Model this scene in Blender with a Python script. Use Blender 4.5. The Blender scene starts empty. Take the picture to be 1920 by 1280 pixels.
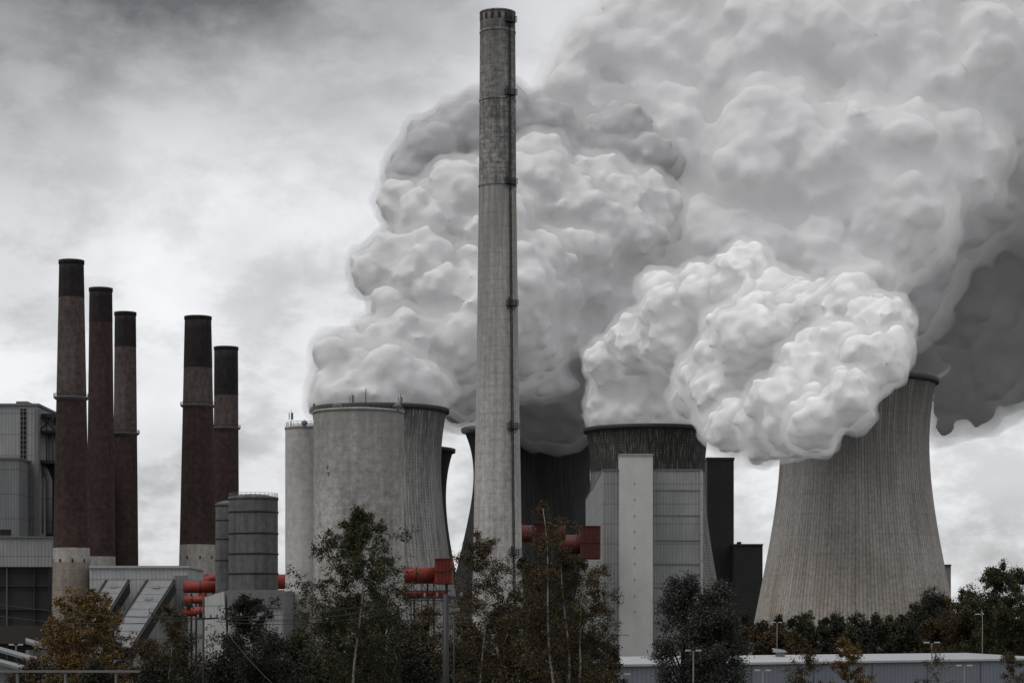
import bpy, math, random, bmesh
import numpy as np
from mathutils import Vector, noise as mnoise
R=random.Random(5); rng=np.random.default_rng(5)
F=80/36*1920; HY=1180; CZ=12.0
def X(px,Y): return (px-960)/F*Y
def Z(py,Y): return CZ+(HY-py)/F*Y
def P(px,py,Y): return Vector((X(px,Y),Y,Z(py,Y)))
def W(p,Y): return p/F*Y
sc=bpy.context.scene; COL=sc.collection
# ------------------------------------------------------------ nodes
def new_mat(name,rough=.9,spec=.15,metal=0):
    m=bpy.data.materials.new(name); m.use_nodes=True; nt=m.node_tree
    b=nt.nodes['Principled BSDF']; b.inputs['Roughness'].default_value=rough
    b.inputs['Specular IOR Level'].default_value=spec; b.inputs['Metallic'].default_value=metal
    return m,nt,b
def setin(nt,sock,v):
    if isinstance(v,bpy.types.NodeSocket): nt.links.new(v,sock)
    elif v is not None:
        if isinstance(v,(tuple,list)) and len(v)==3 and sock.type=='RGBA': v=(*v,1)
        sock.default_value=v
def mth(nt,op,a,b=None,clamp=False):
    n=nt.nodes.new('ShaderNodeMath'); n.operation=op; n.use_clamp=clamp
    setin(nt,n.inputs[0],a); setin(nt,n.inputs[1],b); return n.outputs[0]
def mr(nt,v,a,b,c=0.,d=1.,smooth=False):
    n=nt.nodes.new('ShaderNodeMapRange'); n.clamp=True
    if smooth: n.interpolation_type='SMOOTHSTEP'
    setin(nt,n.inputs[0],v)
    for i,q in enumerate((a,b,c,d)): n.inputs[i+1].default_value=q
    return n.outputs[0]
def mapv(nt,vec,scale=(1,1,1),loc=(0,0,0)):
    n=nt.nodes.new('ShaderNodeMapping'); nt.links.new(vec,n.inputs[0]); n.inputs['Scale'].default_value=scale; n.inputs['Location'].default_value=loc
    return n.outputs[0]
def noise(nt,vec,scale,detail=4,rough=.55,dist=0):
    n=nt.nodes.new('ShaderNodeTexNoise'); setin(nt,n.inputs['Vector'],vec)
    n.inputs['Scale'].default_value=scale; n.inputs['Detail'].default_value=detail
    n.inputs['Roughness'].default_value=rough; n.inputs['Distortion'].default_value=dist
    return n.outputs[0]
def mixc(nt,fac,a,b,mode='MIX'):
    n=nt.nodes.new('ShaderNodeMix'); n.data_type='RGBA'; n.blend_type=mode
    setin(nt,n.inputs[0],fac); setin(nt,n.inputs[6],a); setin(nt,n.inputs[7],b); return n.outputs[2]
def bump(nt,b,h,strength=.5,dist=.3):
    n=nt.nodes.new('ShaderNodeBump'); n.inputs['Strength'].default_value=strength; n.inputs['Distance'].default_value=dist
    nt.links.new(h,n.inputs['Height']); nt.links.new(n.outputs[0],b.inputs['Normal'])
def tc(nt,o):
    n=nt.nodes.new('ShaderNodeTexCoord'); return n.outputs[o]
def sep(nt,v):
    n=nt.nodes.new('ShaderNodeSeparateXYZ'); nt.links.new(v,n.inputs[0]); return n.outputs
def concrete(name,light,dark,streak=.5,rib=0,ring=0,top=None,grain=.35,ringw=.06,ringd=.5,ribd=.5,white=0.,tk=0.,low=None):
    m,nt,b=new_mat(name)
    uv=tc(nt,'UV'); s=sep(nt,uv)
    big=mr(nt,noise(nt,mapv(nt,uv,(.06,.04,1)),1,6,.65),.40,.60)
    st=mr(nt,noise(nt,mapv(nt,uv,(.30,.012,1)),1,5,.7),.42,.60)
    st2=mr(nt,noise(nt,mapv(nt,uv,(.9,.04,1),(7,3,0)),1,4,.65),.40,.62)
    gr=noise(nt,mapv(nt,uv,(.5,.5,1)),1,7,.8)
    f=mth(nt,'ADD',mth(nt,'MULTIPLY',big,1-streak),mth(nt,'MULTIPLY',mth(nt,'ADD',mth(nt,'MULTIPLY',st,.55),mth(nt,'MULTIPLY',st2,.45)),streak),True)
    c=mixc(nt,f,light,dark)
    c=mixc(nt,grain,c,mixc(nt,1,c,mixc(nt,mr(nt,gr,.3,.7),(.15,.15,.15),(1.75,1.75,1.75)),'MULTIPLY'))
    if low:
        z0,z1,col=low
        c=mixc(nt,mth(nt,'MULTIPLY',mr(nt,s[1],z1,z0),mr(nt,big,0,1,.35,.9)),c,mixc(nt,1,c,col,'MULTIPLY'))
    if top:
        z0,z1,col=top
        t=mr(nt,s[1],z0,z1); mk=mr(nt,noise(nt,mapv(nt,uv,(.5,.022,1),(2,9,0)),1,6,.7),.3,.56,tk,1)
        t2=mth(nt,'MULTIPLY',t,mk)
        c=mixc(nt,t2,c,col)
    if white:
        ws=mr(nt,noise(nt,mapv(nt,uv,(1.6,.12,1),(31,5,0)),1,4,.7),.53,.66)
        c=mixc(nt,mth(nt,'MULTIPLY',ws,white),c,(.5,.49,.47))
    h=mth(nt,'MULTIPLY',gr,.15)
    if rib:
        w=mth(nt,'SINE',mth(nt,'MULTIPLY',s[0],2*math.pi/rib))
        line=mr(nt,w,.45,.9)
        c=mixc(nt,mth(nt,'MULTIPLY',line,ribd),c,mixc(nt,1,c,(.3,.3,.31),'MULTIPLY'))
        h=mth(nt,'ADD',h,mth(nt,'MULTIPLY',w,-.4))
    if ring:
        fr=mth(nt,'FRACT',mth(nt,'DIVIDE',s[1],ring))
        l=mth(nt,'LESS_THAN',fr,ringw)
        l=mth(nt,'MULTIPLY',l,mr(nt,noise(nt,mapv(nt,uv,(.15,.3,1)),1,3),.3,.7,.25,1))
        c=mixc(nt,mth(nt,'MULTIPLY',l,ringd),c,mixc(nt,1,c,(.25,.25,.25),'MULTIPLY'))
    nt.links.new(c,b.inputs['Base Color']); bump(nt,b,h,.5,.3)
    return m
def corr(name,col,period=.8,seam=6.,dirt=.35,rough=.6,seamoff=0.):
    m,nt,b=new_mat(name,rough,.3)
    o=tc(nt,'Object'); s=sep(nt,o)
    xy=mth(nt,'ADD',s[0],s[1])
    w=mth(nt,'SINE',mth(nt,'MULTIPLY',xy,2*math.pi/period))
    n1=noise(nt,mapv(nt,o,(.12,.12,.06)),1,6,.65); n2=noise(nt,mapv(nt,o,(1.2,1.2,.05)),1,4,.6)
    d=mth(nt,'ADD',mth(nt,'MULTIPLY',mr(nt,n1,.4,.6),.6),mth(nt,'MULTIPLY',mr(nt,n2,.42,.62),.4))
    c=mixc(nt,mth(nt,'MULTIPLY',d,dirt),col,tuple(q*.3 for q in col))
    c=mixc(nt,mr(nt,w,.3,1,0,.28),c,tuple(q*.4 for q in col))
    if seam:
        fr=mth(nt,'FRACT',mth(nt,'DIVIDE',mth(nt,'ADD',s[2],seamoff),seam)); l=mth(nt,'LESS_THAN',fr,.05)
        c=mixc(nt,mth(nt,'MULTIPLY',l,.5),c,tuple(q*.3 for q in col))
    nt.links.new(c,b.inputs['Base Color']); bump(nt,b,w,.4,.12); return m
def plain(name,col,var=.3,rough=.7,spec=.3,scale=.5,metal=0):
    m,nt,b=new_mat(name,rough,spec,metal); o=tc(nt,'Object')
    n=mr(nt,noise(nt,mapv(nt,o,(scale,scale,scale*.5)),1,6,.7),.3,.7)
    c=mixc(nt,mth(nt,'MULTIPLY',n,var),col,tuple(q*.35 for q in col)); nt.links.new(c,b.inputs['Base Color']); return m
def leafmat(name,a,bb,c3):
    m,nt,b=new_mat(name,.7,.25)
    at=nt.nodes.new('ShaderNodeAttribute'); at.attribute_name='tint'
    o=tc(nt,'Object'); n=mr(nt,noise(nt,o,.55,3,.6),.35,.65)
    c=mixc(nt,n,a,bb); c=mixc(nt,mr(nt,at.outputs['Fac'],.55,1),c,c3)
    nt.links.new(c,b.inputs['Base Color']); return m
def steam_veil(name,alb,dens,glow):
    m=bpy.data.materials.new(name); m.use_nodes=True; nt=m.node_tree; nt.nodes.clear()
    out=nt.nodes.new('ShaderNodeOutputMaterial'); sc_=nt.nodes.new('ShaderNodeVolumeScatter'); ab=nt.nodes.new('ShaderNodeVolumeAbsorption')
    em=nt.nodes.new('ShaderNodeEmission'); a1=nt.nodes.new('ShaderNodeAddShader'); a2=nt.nodes.new('ShaderNodeAddShader')
    sc_.inputs['Color'].default_value=(1,1,1,1); sc_.inputs['Density'].default_value=dens*alb
    ab.inputs['Color'].default_value=(0,0,0,1); ab.inputs['Density'].default_value=dens*(1-alb)
    em.inputs['Color'].default_value=(.985,.99,1,1); em.inputs['Strength'].default_value=dens*glow  # added glow inside the vapour, stands in for multiple scattering
    nt.links.new(sc_.outputs[0],a1.inputs[0]); nt.links.new(ab.outputs[0],a1.inputs[1]); nt.links.new(a1.outputs[0],a2.inputs[0]); nt.links.new(em.outputs[0],a2.inputs[1])
    nt.links.new(a2.outputs[0],out.inputs['Volume']); return m
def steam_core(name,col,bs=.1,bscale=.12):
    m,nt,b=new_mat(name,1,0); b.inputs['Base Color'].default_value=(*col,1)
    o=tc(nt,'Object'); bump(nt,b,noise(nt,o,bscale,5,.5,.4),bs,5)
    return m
# ------------------------------------------------------------ mesh builder
class MB:
    def __init__(s): s.v=[]; s.f=[]; s.uv={}
    def quadbox(s,c):   # 8 corners: bottom 4 ccw, top 4
        k=len(s.v); s.v+=[tuple(q) for q in c]
        for f in ((3,2,1,0),(4,5,6,7),(0,1,5,4),(1,2,6,5),(2,3,7,6),(3,0,4,7)): s.f.append(tuple(k+i for i in f))
    def box(s,x0,x1,y0,y1,z0,z1):
        s.quadbox([(x0,y0,z0),(x1,y0,z0),(x1,y1,z0),(x0,y1,z0),(x0,y0,z1),(x1,y0,z1),(x1,y1,z1),(x0,y1,z1)])
    def pbox(s,a,b,t,bt,Y,d):   # pixels left,right,top,bottom
        s.box(X(a,Y),X(b,Y),Y,Y+d,(0 if bt is None else Z(bt,Y)),Z(t,Y))
    def beam(s,p0,p1,w,h,up=Vector((0,0,1))):
        p0=Vector(p0);p1=Vector(p1); d=(p1-p0).normalized()
        if abs(d.dot(up))>.98: up=Vector((0,1,0))
        a=d.cross(up).normalized()*w/2; b=a.cross(d).normalized()*h/2
        s.quadbox([p0-a-b,p0+a-b,p1+a-b,p1-a-b,p0-a+b,p0+a+b,p1+a+b,p1-a+b])
    def tube(s,path,rad,n=8,cap=True):
        path=[Vector(p) for p in path]; k=len(s.v)
        if not hasattr(rad,'__len__'): rad=[rad]*len(path)
        for i,p in enumerate(path):
            d=(path[min(i+1,len(path)-1)]-path[max(i-1,0)]).normalized()
            u=Vector((0,0,1)) if abs(d.z)<.9 else Vector((1,0,0))
            a=d.cross(u).normalized(); b=d.cross(a)
            for j in range(n):
                t=2*math.pi*j/n; q=p+(a*math.cos(t)+b*math.sin(t))*rad[i]; s.v.append(q[:])
        for i in range(len(path)-1):
            for j in range(n):
                s.f.append((k+i*n+j,k+i*n+(j+1)%n,k+(i+1)*n+(j+1)%n,k+(i+1)*n+j))
        if cap:
            s.f.append(tuple(k+j for j in range(n))[::-1]); e=k+(len(path)-1)*n; s.f.append(tuple(e+j for j in range(n)))
    def lathe(s,prof,cx,cy,n=96,cap=False):
        k=len(s.v); rr=max(p[0] for p in prof)
        for r,z in prof:
            for j in range(n):
                a=2*math.pi*j/n; s.v.append((cx+math.sin(a)*r,cy+math.cos(a)*r,z))
        for i in range(len(prof)-1):
            for j in range(n):
                u0=j/n*2*math.pi*rr; u1=(j+1)/n*2*math.pi*rr; z0=prof[i][1]; z1=prof[i+1][1]
                s.uv[len(s.f)]=[(u0,z0),(u0,z1),(u1,z1),(u1,z0)]
                s.f.append((k+i*n+j,k+(i+1)*n+j,k+(i+1)*n+(j+1)%n,k+i*n+(j+1)%n))
        if cap:
            e=k+(len(prof)-1)*n; s.f.append(tuple(e+j for j in range(n))[::-1])
    def build(s,name,mat,parent=None,smooth=False):
        off=ROOT.get(parent.name,Vector()) if parent else Vector()
        me=bpy.data.meshes.new(name); me.from_pydata([(a-off.x,b-off.y,c-off.z) for a,b,c in s.v],[],s.f)
        if s.uv:
            l=me.uv_layers.new(name='UVMap')
            for fi,u in s.uv.items():
                p=me.polygons[fi]
                for i,li in enumerate(p.loop_indices): l.data[li].uv=u[i]
        if smooth:
            for p in me.polygons: p.use_smooth = len(p.vertices)<=4
        me.materials.append(mat); o=bpy.data.objects.new(name,me); COL.objects.link(o)
        if parent: o.parent=parent; ROOT[o.name]=off
        return o
ROOT={}
def tag(o,label,cat,group=None,kind=None):
    if label: o['label']=label
    if cat: o['category']=cat
    if group: o['group']=group
    if kind: o['kind']=kind
    return o
def thing(name,label,cat,loc,group=None):
    o=bpy.data.objects.new(name,None); COL.objects.link(o); o.location=loc; ROOT[o.name]=Vector(loc)
    o.empty_display_size=1
    return tag(o,label,cat,group)
def npmesh(name,verts,faces,mat,parent,tint=None,smooth=False):
    me=bpy.data.meshes.new(name); nf,k=faces.shape
    me.vertices.add(len(verts)); me.vertices.foreach_set('co',verts.astype(np.float32).ravel())
    me.loops.add(nf*k); me.loops.foreach_set('vertex_index',faces.astype(np.int32).ravel())
    me.polygons.add(nf); me.polygons.foreach_set('loop_start',(np.arange(nf)*k).astype(np.int32))
    me.update(calc_edges=True)
    if tint is not None:
        at=me.attributes.new('tint','FLOAT','POINT'); at.data.foreach_set('value',tint.astype(np.float32))
    if mat: me.materials.append(mat)
    o=bpy.data.objects.new(name,me); COL.objects.link(o)
    if parent: o.parent=parent
    return o
# ------------------------------------------------------------ materials
g=lambda v,t=0:(v*(1+t),v,v*(1-t))
M={}
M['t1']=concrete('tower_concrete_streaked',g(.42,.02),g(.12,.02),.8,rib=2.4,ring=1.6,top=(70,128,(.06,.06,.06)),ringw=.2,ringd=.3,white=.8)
M['t2']=concrete('tower_concrete_painted_shade',g(.055),g(.025),.6,rib=2.6,ring=2,top=(80,130,(.015,.015,.015)),ringd=.3,ribd=.4)  # shade under the plume is put into this darkened concrete colour
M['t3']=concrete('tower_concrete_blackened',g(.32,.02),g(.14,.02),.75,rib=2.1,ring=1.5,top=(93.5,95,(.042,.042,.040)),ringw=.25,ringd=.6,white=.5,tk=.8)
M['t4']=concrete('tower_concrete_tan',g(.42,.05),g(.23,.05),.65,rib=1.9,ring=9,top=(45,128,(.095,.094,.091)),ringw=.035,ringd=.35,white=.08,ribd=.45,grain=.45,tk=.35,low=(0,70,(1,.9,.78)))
M['rim']=plain('tower_rim_dark',(.05,.05,.05),.5)
M['silo']=concrete('silo_concrete',g(.40,.04),g(.22,.04),.4,ring=2.2,grain=.6,ringw=.07,ringd=.3,top=(45,72,(.22,.215,.205)))
M['silo2']=concrete('silo_concrete_pale',g(.45,.03),g(.32,.03),.3,ring=3,grain=.3,ringd=.2)
M['chA']=concrete('chimney_weathered',g(.27,.03),g(.10,.03),.5,ring=2.4,grain=.9,ringw=.12,ringd=.5,top=(185,205,(.09,.088,.085)))
M['chB']=concrete('chimney_blotched',g(.27,.03),g(.055,.03),.5,ring=1.6,grain=1,ringw=.2,ringd=.55,white=.3)
M['chC']=concrete('chimney_plain',g(.50,.035),g(.27,.035),.75,ring=4.2,grain=.45,ringw=.05,ringd=.4,top=(50,160,(.20,.195,.185)))
M['brick']=concrete('stack_maroon',(.062,.040,.037),(.032,.022,.021),.5,ring=1.2,grain=.7,ringd=.25)
M['brickw']=concrete('stack_weathered',(.105,.084,.078),(.048,.036,.034),.5,ring=1.2,grain=.7,ringd=.2)
M['black']=concrete('stack_black',(.030,.026,.026),(.014,.012,.012),.5,grain=.6)
M['white']=concrete('stack_white_base',(.38,.36,.335),(.22,.205,.185),.5,ring=3,grain=.4,ringd=.25)
M['tan']=concrete('stack_tan_base',(.27,.235,.2),(.16,.135,.115),.5,ring=3,grain=.4)
M['tank']=concrete('tank_metal',g(.15),g(.07),.7,grain=.4)
M['steel']=plain('dark_steel',(.03,.03,.032),.3,.5)
M['gsteel']=plain('grey_steel',(.16,.16,.165),.4,.5)
M['red']=plain('red_paint',(.27,.042,.030),.6,.6)
M['redm']=plain('red_paint_dull',(.10,.024,.019),.6,.6)
M['redd']=plain('red_paint_dark',(.09,.018,.014),.5,.6)
M['cw']=corr('cladding_white',(.42,.42,.42),1.2,9)
M['cl']=corr('cladding_light',(.30,.305,.31),1.1,7,.35)
M['cm']=corr('cladding_mid',(.19,.195,.20),.9,8,.35)
M['cd']=corr('cladding_dark',(.028,.029,.031),1.0,6,.3)
M['cb']=corr('cladding_bluegrey',(.21,.23,.27),1.6,0,.25)
M['stair']=plain('stair_concrete',(.56,.56,.54),.25,.9,.1,.3)
M['roof']=plain('metal_roof',(.36,.375,.395),.3,.45,.4,.2)
M['croof']=plain('conveyor_roof',(.21,.215,.22),.5,.5,.4,.4)
M['dark']=plain('dark_opening',(.012,.012,.013),.2)
M['brown']=plain('brown_wall',(.05,.04,.032))
M['birchbark']=plain('birch_bark',(.42,.40,.375),.9,.9,.1,5)
M['bark']=plain('dark_bark',(.03,.025,.021),.4,.95,.1,3)
M['lg']=leafmat('leaf_dark_green',(.020,.025,.012),(.034,.036,.016),(.09,.078,.028))
M['lb']=leafmat('leaf_brown',(.024,.021,.011),(.042,.030,.013),(.125,.080,.026))
M['lo']=leafmat('leaf_orange',(.10,.062,.018),(.055,.038,.016),(.22,.125,.024))
M['ls']=leafmat('leaf_silver_green',(.016,.020,.016),(.026,.028,.023),(.11,.115,.10))
M['ld']=leafmat('leaf_near_black',(.011,.013,.008),(.018,.018,.011),(.038,.032,.015))
# ------------------------------------------------------------ ground
m,nt,b=new_mat('ground_grass'); o=tc(nt,'Object')
nt.links.new(mixc(nt,mr(nt,noise(nt,o,.05,8,.7),.35,.65),(.025,.03,.014),(.06,.05,.03)),b.inputs['Base Color'])
q=MB(); q.v=[(-4000,-300,0),(4000,-300,0),(4000,9000,0),(-4000,9000,0)]; q.f=[(0,1,2,3)]
tag(q.build('ground',m),'dark grassy ground under the power plant','ground',kind='structure')
# ------------------------------------------------------------ cooling towers
def cooling(px,Y,prof,mat,label,n=128):
    x=X(px,Y); t=thing('cooling_tower',label,'cooling tower',(x,Y,0),'hyperbolic cooling towers')
    pts=[(W(r,Y),max(0,Z(py,Y))) for py,r in prof]; pts.sort(key=lambda a:a[1])
    # smooth interpolation
    zs=np.array([p[1] for p in pts]); rs=np.array([p[0] for p in pts]); co=np.polyfit(zs,rs,4)
    zz=np.linspace(0,zs[-1],40); out=[(float(np.polyval(co,z)),float(z)) for z in zz]
    rt,zt=out[-1]; inner=[(rt-1.2,zt)]+[(r-1.3,z) for r,z in out[::-1][1:16]]
    q=MB(); q.lathe(out+inner,x,Y,n); q.build('shell',mat,t,True)
    q=MB(); q.lathe([(rt-.1,zt-2.2),(rt+1.1,zt-1.8),(rt+1.3,zt+.3),(rt-1.4,zt+.35),(rt-1.5,zt-1)],x,Y,n); q.build('rim',M['rim'],t,True)
    return t
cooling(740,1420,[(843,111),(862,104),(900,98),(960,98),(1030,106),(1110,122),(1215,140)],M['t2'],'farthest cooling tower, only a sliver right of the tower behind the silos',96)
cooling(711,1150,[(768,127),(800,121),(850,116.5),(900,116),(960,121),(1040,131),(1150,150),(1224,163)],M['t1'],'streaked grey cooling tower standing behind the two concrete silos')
cooling(997,1340,[(805,129),(820,121),(850,113),(885,110),(930,112),(970,118),(1010,128),(1120,152),(1218,172)],M['t2'],'cooling tower coloured dark as shade, standing behind the tall slim chimney')
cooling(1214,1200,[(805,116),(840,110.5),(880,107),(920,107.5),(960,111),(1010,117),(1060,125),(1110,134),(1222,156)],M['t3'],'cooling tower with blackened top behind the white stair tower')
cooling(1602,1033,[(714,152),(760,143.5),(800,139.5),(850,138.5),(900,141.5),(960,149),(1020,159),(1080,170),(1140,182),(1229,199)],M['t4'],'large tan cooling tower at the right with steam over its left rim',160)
# ------------------------------------------------------------ tall chimney
Y=720; cx=X(933,Y)
def chr_(py): return W(np.interp(py,[18,350,700,1000,1253],[33,35,39.7,45,50]),Y)
t=thing('tall_chimney','very tall slim pale concrete chimney with ladder and platforms','chimney',(cx,Y,0))
def sect(a,b,mat,name,parent,cap=False):
    q=MB(); ys=np.linspace(b,a,8); pr=[(chr_(y),Z(y,Y)) for y in ys]
    if cap: pr+=[(pr[-1][0]-.6,pr[-1][1]),(pr[-1][0]-.7,pr[-1][1]-12)]
    q.lathe(pr,cx,Y,72); return q.build(name,mat,parent,True)
sect(350,1251,M['chC'],'lower_shaft',t); sect(190,350,M['chB'],'blotched_shaft',t); sect(24,190,M['chA'],'upper_shaft',t,True)
for py in (190,350,26,62):
    r=chr_(py); z=Z(py,Y); q=MB(); q.lathe([(r,z-.35),(r+.14,z-.3),(r+.14,z+.3),(r,z+.35)],cx,Y,72); q.build('joint_ring',M['chB'],t,True)
for i in range(16):
    a=2*math.pi*i/16+.1; r=chr_(40)+.02; z=Z(36,Y); d=Vector((math.sin(a),-math.cos(a),0)); e=Vector((math.cos(a),math.sin(a),0)); c=Vector((cx,Y,0))+d*r
    q=MB(); hx=e*.42; hy=d*.06; q.quadbox([c-hx-hy+Vector((0,0,z-1)),c+hx-hy+Vector((0,0,z-1)),c+hx+hy+Vector((0,0,z-1)),c-hx+hy+Vector((0,0,z-1)),c-hx-hy+Vector((0,0,z+.9)),c+hx-hy+Vector((0,0,z+.9)),c+hx+hy+Vector((0,0,z+.9)),c-hx+hy+Vector((0,0,z+.9))])
    q.build('vent_opening',M['dark'],t)
A=.70; d=Vector((math.sin(A),-math.cos(A),0)); e=Vector((math.cos(A),math.sin(A),0))
def chp(py,out=0,side=0): return Vector((cx,Y,Z(py,Y)))+d*(chr_(py)+out)+e*side
q=MB(); ys=np.linspace(26,1200,24)
for s_ in (-.3,.3): q.tube([chp(y,.35,s_) for y in ys],.15,4)
for y in np.arange(28,1200,8.): q.beam(chp(y,.35,-.3),chp(y,.35,.3),.12,.12)
for y in np.arange(40,1200,16.): q.tube([chp(y,.3,-.35),chp(y,.9,-.3),chp(y,1.0,0),chp(y,.9,.3),chp(y,.3,.35)],.07,4)
q.build('ladder',M['steel'],t)
for py in (48,184,350,577,806,1040):
    z=Z(py,Y); r=chr_(py); c=Vector((cx,Y,z)); q=MB()
    c0=c+d*(r+.7)
    q.quadbox([c0+e*a_+d*b_+Vector((0,0,k_)) for k_ in (-.15,.1) for a_,b_ in ((-1.9,-.8),(1.9,-.8),(1.9,.9),(-1.9,.9))])
    for s_ in (-1,1): q.beam(c+d*(r)+e*s_*1.3+Vector((0,0,-1.3)),c0+d*.7+e*s_*1.3,.14,.14)
    pl=q.build('platform',M['steel'],t); q=MB()
    for s_ in (-1.9,-.95,0,.95,1.9): q.beam(c0+e*s_+d*.9,c0+e*s_+d*.9+Vector((0,0,1.7)),.15,.15)
    for s_ in (-1.9,1.9): q.beam(c0+e*s_-d*.5,c0+e*s_-d*.5+Vector((0,0,1.7)),.15,.15)
    for h_ in (.6,1.15,1.7):
        q.tube([c0+e*-1.9-d*.6+Vector((0,0,h_)),c0+e*-1.9+d*.9+Vector((0,0,h_)),c0+e*1.9+d*.9+Vector((0,0,h_)),c0+e*1.9-d*.6+Vector((0,0,h_))],.1,4)
    q.beam(c0+Vector((-.8,0,.1)),c0+Vector((-.8,0,2.6)),.7,.35)
    q.build('railing',M['steel'],pl)
# ------------------------------------------------------------ five dark stacks
def stack(cxp_top,cxp_bot,topy,rt,rb,Y,blacky,ringy,whitey,label,weath=True,tany=None):
    x=X((cxp_top+cxp_bot)/2,Y)
    t=thing('smoke_stack',label,'smoke stack',(x,Y,0),'dark brick smoke stacks at the left')
    yb=HY+CZ/Y*F
    def rr(y): return W(np.interp(y,[topy,1140,yb],[rt,rb,rb*1.03]),Y)
    def s_(a,b_,mat,name,extra=0,top=False):
        q=MB(); pr=[(rr(y)+extra,Z(y,Y)) for y in np.linspace(b_,a,5)]
        if top: pr+=[(pr[-1][0]-.5,pr[-1][1]),(pr[-1][0]-.6,pr[-1][1]-8)]
        q.lathe(pr,x,Y,64); return q.build(name,mat,t,True)
    s_(topy,blacky,M['black'],'black_crown',.04,True)
    if weath and ringy: s_(blacky,ringy,M['brickw'],'weathered_shaft'); s_(ringy,whitey,M['brick'],'brick_shaft')
    else: s_(blacky,whitey,M['brick'],'brick_shaft')
    if tany: s_(whitey,tany,M['white'],'white_band',.03); s_(tany,yb,M['tan'],'tan_base')
    else: s_(whitey,yb,M['white'],'white_base',.03)
    q=MB(); r=rr(topy); z=Z(topy,Y); q.lathe([(r,z-1.2),(r+.25,z-1.0),(r+.25,z+.1),(r-.4,z+.15)],x,Y,64); q.build('lip',M['black'],t,True)
    if ringy:
        r=rr(ringy); z=Z(ringy,Y); q=MB(); q.lathe([(r,z-.9),(r+.9,z-.2),(r+.9,z+.05),(r,z+.08)],x,Y,64); pf=q.build('ring_platform',M['gsteel'],t)
        q=MB()
        for h_ in (.6,1.1):
            q.tube([(x+math.sin(a)*(r+.85),Y+math.cos(a)*(r+.85),z+h_) for a in np.linspace(0,2*math.pi,40)],.06,4,False)
        for a in np.linspace(0,2*math.pi,28,endpoint=False): q.tube([(x+math.sin(a)*(r+.85),Y+math.cos(a)*(r+.85),z+k) for k in (0,1.1)],.06,4)
        q.build('railing',M['steel'],pf)
    zt=Z(whitey+24,Y)
    for i in range(9):
        a=2*math.pi*(i+.35)/9; r=rr(whitey+24)+.05; dd=Vector((math.sin(a),-math.cos(a),0)); c=Vector((x,Y,zt))+dd*r
        q=MB(); q.beam(c-Vector((0,0,.5)),c+Vector((0,0,.5)),.55,.2,dd); q.build('window',M['dark'],t)
stack(137,131,489,22.5,36,700,558,745,1027,'leftmost and tallest of the five dark smoke stacks',tany=1054)
stack(188,190,541,21,28,753,605,None,1043,'second smoke stack from the left, pressed close beside the tallest',weath=False)
stack(234.5,235.5,586,19.5,25,810,651,812,1150,'third smoke stack from the left, lowest of the left trio')
stack(372.5,370,594,24.5,37,820,690,760,1021,'thick smoke stack with white base, left of the right pair')
stack(422,426,651,22,25,910,741,802,1120,'right smoke stack of the pair, behind the grey metal tank')
# ------------------------------------------------------------ silos and tanks
def silo(px,rp,topy,Y,mat,label,name='concrete_silo',cat='silo',grp='pale concrete silos'):
    x=X(px,Y); r=W(rp,Y); z=Z(topy,Y)
    t=thing(name,label,cat,(x,Y,0),grp)
    q=MB(); q.lathe([(r,0),(r,z*.5),(r,z-.8)],x,Y,96); q.build('wall',mat,t,True)
    q=MB(); q.lathe([(r,z-.8),(r+.15,z-.8),(r+.15,z),(r*.5,z+.7),(0.01,z+1)],x,Y,96); q.build('roof',mat,t,True)
    return t,x,r,z
s1,x,r,z=silo(673,85,771,600,M['silo'],'wide weathered concrete silo with aerials on its roof')
q=MB()
for i in range(48):
    a=2*math.pi*i/48; q.tube([(x+math.sin(a)*(r-.3),600+math.cos(a)*(r-.3),z+k) for k in (0,1.1)],.04,4)
for h_ in (.55,1.1): q.tube([(x+math.sin(a)*(r-.3),600+math.cos(a)*(r-.3),z+h_) for a in np.linspace(0,6.2832,60)],.04,4,False)
q.build('railing',M['gsteel'],s1)
for (a,b,c_,d_) in ((612,617,872,878),(614,619,884,890)):
    q=MB(); Yf=600-math.sqrt(r*r-(X((a+b)/2,590)-x)**2); q.box(X(a,Yf),X(b,Yf),Yf-.12,Yf+.6,Z(d_,Yf),Z(c_,Yf)); q.build('wall_hatch',M['tan'],s1)
s2,x2,r2,z2=silo(578,43,800,622,M['silo2'],'narrower smooth pale silo at the left of the wide one')
q=MB()
for i in range(30):
    a=2*math.pi*i/30; q.tube([(x2+math.sin(a)*(r2-.3),622+math.cos(a)*(r2-.3),z2+k) for k in (0,1.1)],.05,4)
for h_ in (.55,1.1): q.tube([(x2+math.sin(a)*(r2-.3),622+math.cos(a)*(r2-.3),z2+h_) for a in np.linspace(0,6.2832,40)],.05,4,False)
q.build('railing',M['gsteel'],s2)
def antenna(px,y0,y1,Y,label,panels=3,w=.1):
    b_=P(px,y1,Y); tp=P(px,y0,Y); t=thing('antenna_mast',label,'antenna',b_,'aerials on the silo roofs')
    q=MB(); q.tube([b_,tp],[w,w*.6],6); q.build('mast',M['steel'],t)
    for i in range(panels):
        a=2*math.pi*i/panels+.4; dd=Vector((math.sin(a),-math.cos(a),0)); c=b_.lerp(tp,.62)+dd*.55
        q=MB(); q.beam(c-Vector((0,0,.9)),c+Vector((0,0,.9)),.34,.16,dd); q.beam(c,c-dd*.55,.06,.06); q.build('antenna_panel',M['gsteel'],t)
antenna(546,768,799,612,'aerial with panels on the narrower pale silo roof')
antenna(660,735,768,592,'aerial mast with panels on the middle of the wide silo roof')
antenna(686,728,768,596,'plain thin mast on the wide silo roof, taller than its neighbours',0,.16)
antenna(751,738,771,598,'aerial with panels at the right edge of the wide silo roof',3,.12)
antenna(589,757,772,598,'short aerial at the left edge of the wide silo roof',2,.08)
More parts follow.
